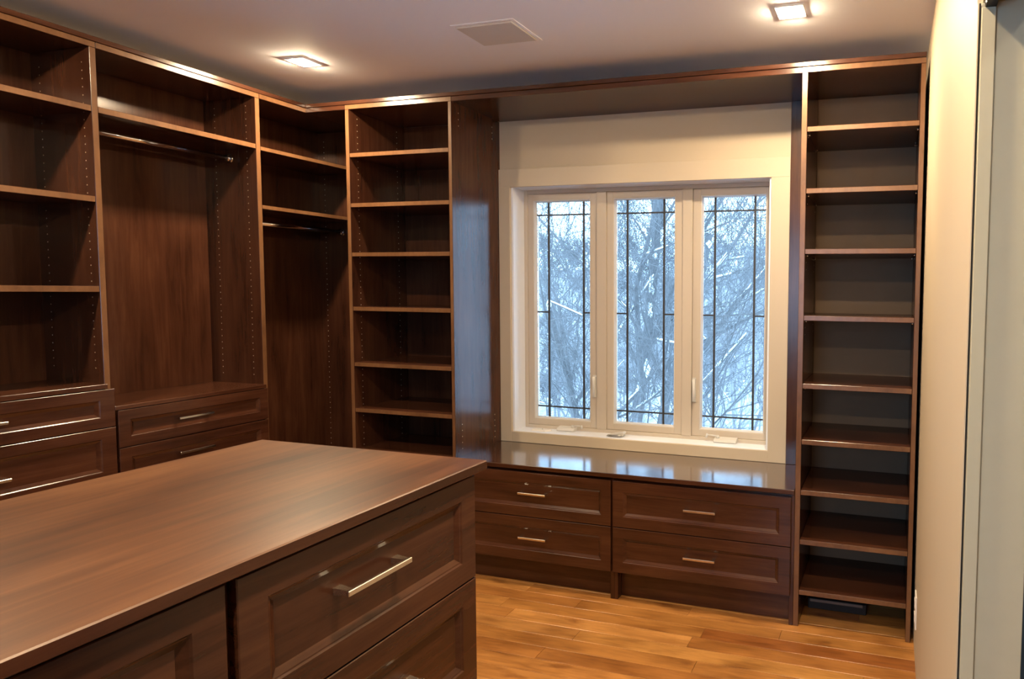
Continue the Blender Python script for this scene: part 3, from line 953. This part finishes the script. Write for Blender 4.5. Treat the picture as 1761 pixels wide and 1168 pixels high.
bm = bmesh.new()
NX, NY = 46, 60
gv = []
for j in range(NY + 1):
    t = j / NY
    yy = 3.6 + 235 * t ** 1.6
    rowv = []
    for i in range(NX + 1):
        xx = -40 - 4 * (1 - t) + ((i / NX) - 0.5) * (70 + 190 * t) + (38 * (1 - t))
        rowv.append(bm.verts.new((xx, yy, ground_z(xx, yy))))
    gv.append(rowv)
for j in range(NY):
    for i in range(NX):
        bm.faces.new((gv[j][i], gv[j][i + 1], gv[j + 1][i + 1], gv[j + 1][i]))
gme = bm_mesh('ground', bm, True)
go = structure(mesh_obj('ground', gme, SNOW, None, (0, 0, 0)))
gme.materials.append(brush_mat())
for p in gme.polygons:
    p.material_index = 1 if p.center.y > 45 else 0
structure(box('ground_rear', -40, 40, -70, YFRONT - 0.15, -0.9, -0.6, SNOW, None, 0))  # unseen snow, added to bounce daylight in through the rear window
# outside face of the house below the window
structure(box('wall_outside', X_OUT0 - 1.5, X_OUT1 + 1, YW + 0.205, YW + 0.28, -3.5, -0.02, EXTW, None, 0))


TRUNKS = {}


def tree_mesh(name, seed, height, trunk_r, depth, sides=(6, 5, 4, 3, 3, 3, 3), forks=None, lean=(0, 0), snow=False, minr=0.004, spread=0.62, kids=(2, 4), keep=None):
    rnd = random.Random(seed)
    srn = random.Random(seed + 1000)
    V, Fc = [], []
    SV, SF = [], []

    def tube(pts, rad, n):
        base = len(V)
        for i, (p, r) in enumerate(zip(pts, rad)):
            d = (pts[min(i + 1, len(pts) - 1)] - pts[max(i - 1, 0)]).normalized()
            a = d.orthogonal().normalized()
            b = d.cross(a)
            for k in range(n):
                t = 2 * math.pi * k / n
                V.append(p + (a * math.cos(t) + b * math.sin(t)) * r)
        for i in range(len(pts) - 1):
            for k in range(n):
                Fc.append((base + i * n + k, base + i * n + (k + 1) % n, base + (i + 1) * n + (k + 1) % n, base + (i + 1) * n + k))
        # snow lying on the upper side of flatter limbs
        if snow and rad[0] > 0.016:
            for i in range(len(pts) - 1):
                d = (pts[i + 1] - pts[i]).normalized()
                if abs(d.z) < 0.80 and srn.random() < 0.28:
                    s = d.cross(Vector((0, 0, 1))).normalized()
                    r = rad[i] * 0.95
                    h = r * 0.5 + 0.006
                    b0 = len(SV)
                    for q, f in ((pts[i], 0.8), (pts[i].lerp(pts[i + 1], 0.5), 1.0), (pts[i + 1], 0.7)):
                        SV.append(q + s * r * f + Vector((0, 0, r * 0.3)))
                        SV.append(q + Vector((0, 0, r + h * f)))
                        SV.append(q - s * r * f + Vector((0, 0, r * 0.3)))
                    for m_ in (0, 3):
                        SF.append((b0 + m_, b0 + m_ + 3, b0 + m_ + 4, b0 + m_ + 1))
                        SF.append((b0 + m_ + 1, b0 + m_ + 4, b0 + m_ + 5, b0 + m_ + 2))

    def grow(p, d, length, r, lev):
        nseg = 6 if lev == 0 else (5 if lev < 3 else 3)
        pts, rad = [p], [r]
        q, dd = p.copy(), d.copy()
        for i in range(nseg):
            wob = 0.10 if lev == 0 else 0.16 + 0.03 * lev
            dd = (dd + Vector((rnd.gauss(0, wob), rnd.gauss(0, wob), rnd.gauss(0, wob * 0.7) + (0.09 if lev else 0)))).normalized()
            q = q + dd * (length / nseg)
            pts.append(q.copy())
            rad.append(max(minr * 0.6, r * (1 - (0.45 if lev == 0 else 0.62) * (i + 1) / nseg)))
        if keep is not None and any(v.y < keep for v in pts):
            return
        tube(pts, rad, sides[min(lev, len(sides) - 1)])
        if lev == 0: TRUNKS.setdefault(name, []).append((pts, rad))
        if lev >= depth:
            return
        nk = rnd.randint(*kids) + (4 if lev == 0 else (1 if lev < 3 else 0))
        for c in range(nk):
            t = rnd.uniform(0.30 if lev == 0 else 0.22, 1.0)
            f = t * nseg
            i = min(int(f), nseg - 1)
            pp = pts[i].lerp(pts[i + 1], f - i)
            ax = (pts[i + 1] - pts[i]).normalized()
            ang = rnd.uniform(0.30, 0.85) * spread / 0.62
            az = rnd.uniform(0, 2 * math.pi)
            a = ax.orthogonal().normalized(); b = ax.cross(a)
            nd = (ax * math.cos(ang) + (a * math.cos(az) + b * math.sin(az)) * math.sin(ang)).normalized()
            if nd.z < -0.05: nd.z *= 0.3; nd.normalize()
            rr = max(minr, (r * (1 - 0.5 * t)) * rnd.uniform(0.42, 0.68))
            ll = length * (rnd.uniform(0.48, 0.78) if lev else rnd.uniform(0.38, 0.62))
            grow(pp, nd, ll, rr, lev + 1)

    for (ox, oy, dx, dy, sc) in (forks or [(0, 0, lean[0], lean[1], 1.0)]):
        grow(Vector((ox, oy, 0)), Vector((dx, dy, 1)).normalized(), height * 0.62 * sc, trunk_r * sc, 0)
    me = bpy.data.meshes.new(name)
    me.from_pydata([tuple(v) for v in V], [], Fc)
    sm = None
    if SF:
        sm = bpy.data.meshes.new('branch_snow')
        sm.from_pydata([tuple(v) for v in SV], [], SF)
    return me, sm, len(Fc)


def tree(name, label, me, sm, loc, rz, sc, mat, group=None, cat='tree'):
    t = thing(name, label, cat, loc, group)
    t.rotation_euler = (0, 0, rz)
    t.scale = (sc, sc, sc)
    c = bpy.data.objects.new('trunk_and_branches', me)
    if not me.materials: me.materials.append(mat)
    COL.objects.link(c); c.parent = t
    if sm:
        s = bpy.data.objects.new('branch_snow', sm)
        if not sm.materials: sm.materials.append(SNOW)
        s['kind'] = 'stuff'
        COL.objects.link(s); s.parent = t
    return t


# big double-stemmed maple seen through the middle casement
gy = 8.2
gx = -3.22
m1, s1, n1 = tree_mesh('maple', 21, 12.5, 0.115, 5, keep=-3.6, forks=[(0, 0, 0.03, 0.02, 1.0), (0.26, 0.05, 0.045, 0.0, 0.85), (-0.1, 0.1, -0.16, 0.05, 0.72)], snow=True, minr=0.0045, kids=(3, 4))
_pts = TRUNKS['maple'][0][0]
_c = min(_pts, key=lambda v: abs(v.z - 5.2))          # where its trunk passes eye level
gx = -0.392 * (gy + _c.y) - _c.x
mt = tree('bare_maple', 'large bare double-trunk tree patched with snow, framed by the middle casement', m1, s1, (gx, gy, ground_z(gx, gy) - 0.1), 0.0, 1.0, BARK)
# clots of snow stuck on its trunks
rs_ = random.Random(5)
gz_ = ground_z(gx, gy) - 0.1
for (stem, wz, side, sx, sz) in ((0, 1.55, -0.3, 0.040, 0.17), (0, 1.20, -0.1, 0.034, 0.12), (0, 0.35, 0.5, 0.050, 0.13), (1, 1.02, 0.2, 0.050, 0.14), (1, 0.62, -0.3, 0.055, 0.13),
                                 (1, 1.38, 0.4, 0.030, 0.15), (0, 2.02, 0.0, 0.030, 0.06), (1, 2.10, 0.3, 0.034, 0.05), (2, 1.30, 0.1, 0.025, 0.09), (0, 0.05, -0.4, 0.050, 0.10)):
    pts, rad = TRUNKS['maple'][stem]
    zl = wz - gz_
    q = min(range(len(pts) - 1), key=lambda a: abs((pts[a].z + pts[a + 1].z) / 2 - zl))
    f = max(0.0, min(1.0, (zl - pts[q].z) / (pts[q + 1].z - pts[q].z)))
    c = pts[q].lerp(pts[q + 1], f)
    r = rad[q] + (rad[q + 1] - rad[q]) * f
    bm = bmesh.new()
    bmesh.ops.create_icosphere(bm, subdivisions=3, radius=1.0)
    ph = rs_.uniform(0, 6)
    for v in bm.verts:
        k = 1 + 0.30 * math.sin(5 * v.co.z + ph) + 0.18 * math.sin(9 * v.co.x + 7 * v.co.z + 2 * ph) + rs_.uniform(-0.06, 0.06)
        v.co = Vector((v.co.x * sx * k, v.co.y * 0.03, v.co.z * sz * (1 + 0.15 * math.sin(6 * v.co.x + ph))))
    me = bm_mesh('snow_patch', bm, True); me.materials.append(SNOW)
    o = bpy.data.objects.new('snow_patch', me); COL.objects.link(o); o.parent = mt
    o.location = (c.x + 0.36 * r + side * r * 0.9, c.y - 0.93 * r + 0.008 + abs(side) * r * 0.35, zl)
# leaning tree on the right, smaller tree on the left
m2, s2, n2 = tree_mesh('leaner', 8, 10.5, 0.045, 5, keep=-4.6, forks=[(0, 0, 0.42, 0.1, 1.0), (0.1, 0.1, 0.75, -0.1, 0.75)], snow=True, minr=0.004, kids=(3, 4))
tree('leaning_tree', 'bare tree with limbs leaning diagonally, seen through the casement nearest the narrow bookcase', m2, s2, (-3.0, 9.4, ground_z(-3.0, 9.4) - 0.1), 0.1, 1.0, BARK)
m3, s3, n3 = tree_mesh('slender', 33, 11.0, 0.05, 5, keep=-6.0, lean=(-0.06, 0.05), snow=True, minr=0.0045, kids=(3, 4))
tree('slender_tree', 'slender bare tree with arching twigs, seen through the casement nearest the wide bookcase', m3, s3, (-7.2, 12.5, ground_z(-7.2, 12.5) - 0.1), 0.4, 1.05, BARK)

for i, (nx, ny, sd, lab) in enumerate(((-5.4, 10.4, 41, 'young bare tree with fine upright twigs behind the left mullion'), (-6.6, 11.6, 44, 'young bare tree with fine fanned twigs behind the leftmost panes'),
                                       (-3.9, 13.5, 47, 'young bare tree behind the middle panes beyond the big trunk'), (-3.2, 12.0, 48, 'young bare tree behind the rightmost panes'))):
    mm, ss, nn = tree_mesh('sapling', sd, 9.5, 0.042, 5, lean=(0.03 * (i - 1), 0.02), snow=False, minr=0.0045, kids=(3, 4), keep=3.7 - ny)
    tree('young_tree', lab, mm, ss, (nx, ny, ground_z(nx, ny) + 0.0), 0.0, 1.0, BARK, 'young trees close to the house')

# trees on the slope below the house
mids = [tree_mesh('slope_tree', 50 + k, 12.0, 0.09, 4, sides=(5, 4, 3, 3, 3), snow=True, minr=0.006, kids=(3, 4)) for k in range(3)]
rt = random.Random(99)
spots = []
while len(spots) < 16:
    yy = rt.uniform(17, 60)
    xx = -yy * rt.uniform(0.10, 0.74)
    if all((xx - a) ** 2 + (yy - b) ** 2 > 30 for a, b in spots):
        spots.append((xx, yy))
for i, (xx, yy) in enumerate(spots):
    k = i % 3
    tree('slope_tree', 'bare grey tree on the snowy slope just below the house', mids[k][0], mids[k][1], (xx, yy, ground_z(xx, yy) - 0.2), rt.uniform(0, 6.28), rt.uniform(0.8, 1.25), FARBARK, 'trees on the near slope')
fars = [tree_mesh('hill_tree', 70 + k, 11.0, 0.20, 3, sides=(4, 3, 3, 3), minr=0.055, kids=(4, 6), spread=0.42) for k in range(4)]
spots = []
tries = 0
while len(spots) < 150 and tries < 6000:
    tries += 1
    yy = 62 + 148 * rt.random() ** 0.8
    xx = -yy * rt.uniform(0.05, 0.80)
    if all((xx - a) ** 2 + (yy - b) ** 2 > 49 for a, b in spots):
        spots.append((xx, yy))
for i, (xx, yy) in enumerate(spots):
    k = i % 4
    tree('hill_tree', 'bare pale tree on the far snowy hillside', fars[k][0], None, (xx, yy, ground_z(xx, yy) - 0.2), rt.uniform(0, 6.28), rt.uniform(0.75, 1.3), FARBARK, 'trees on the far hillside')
print('planks', planks, 'tris maple', n1 * 2, n2 * 2, n3 * 2, [m[2] * 2 for m in mids], [f[2] * 2 for f in fars])
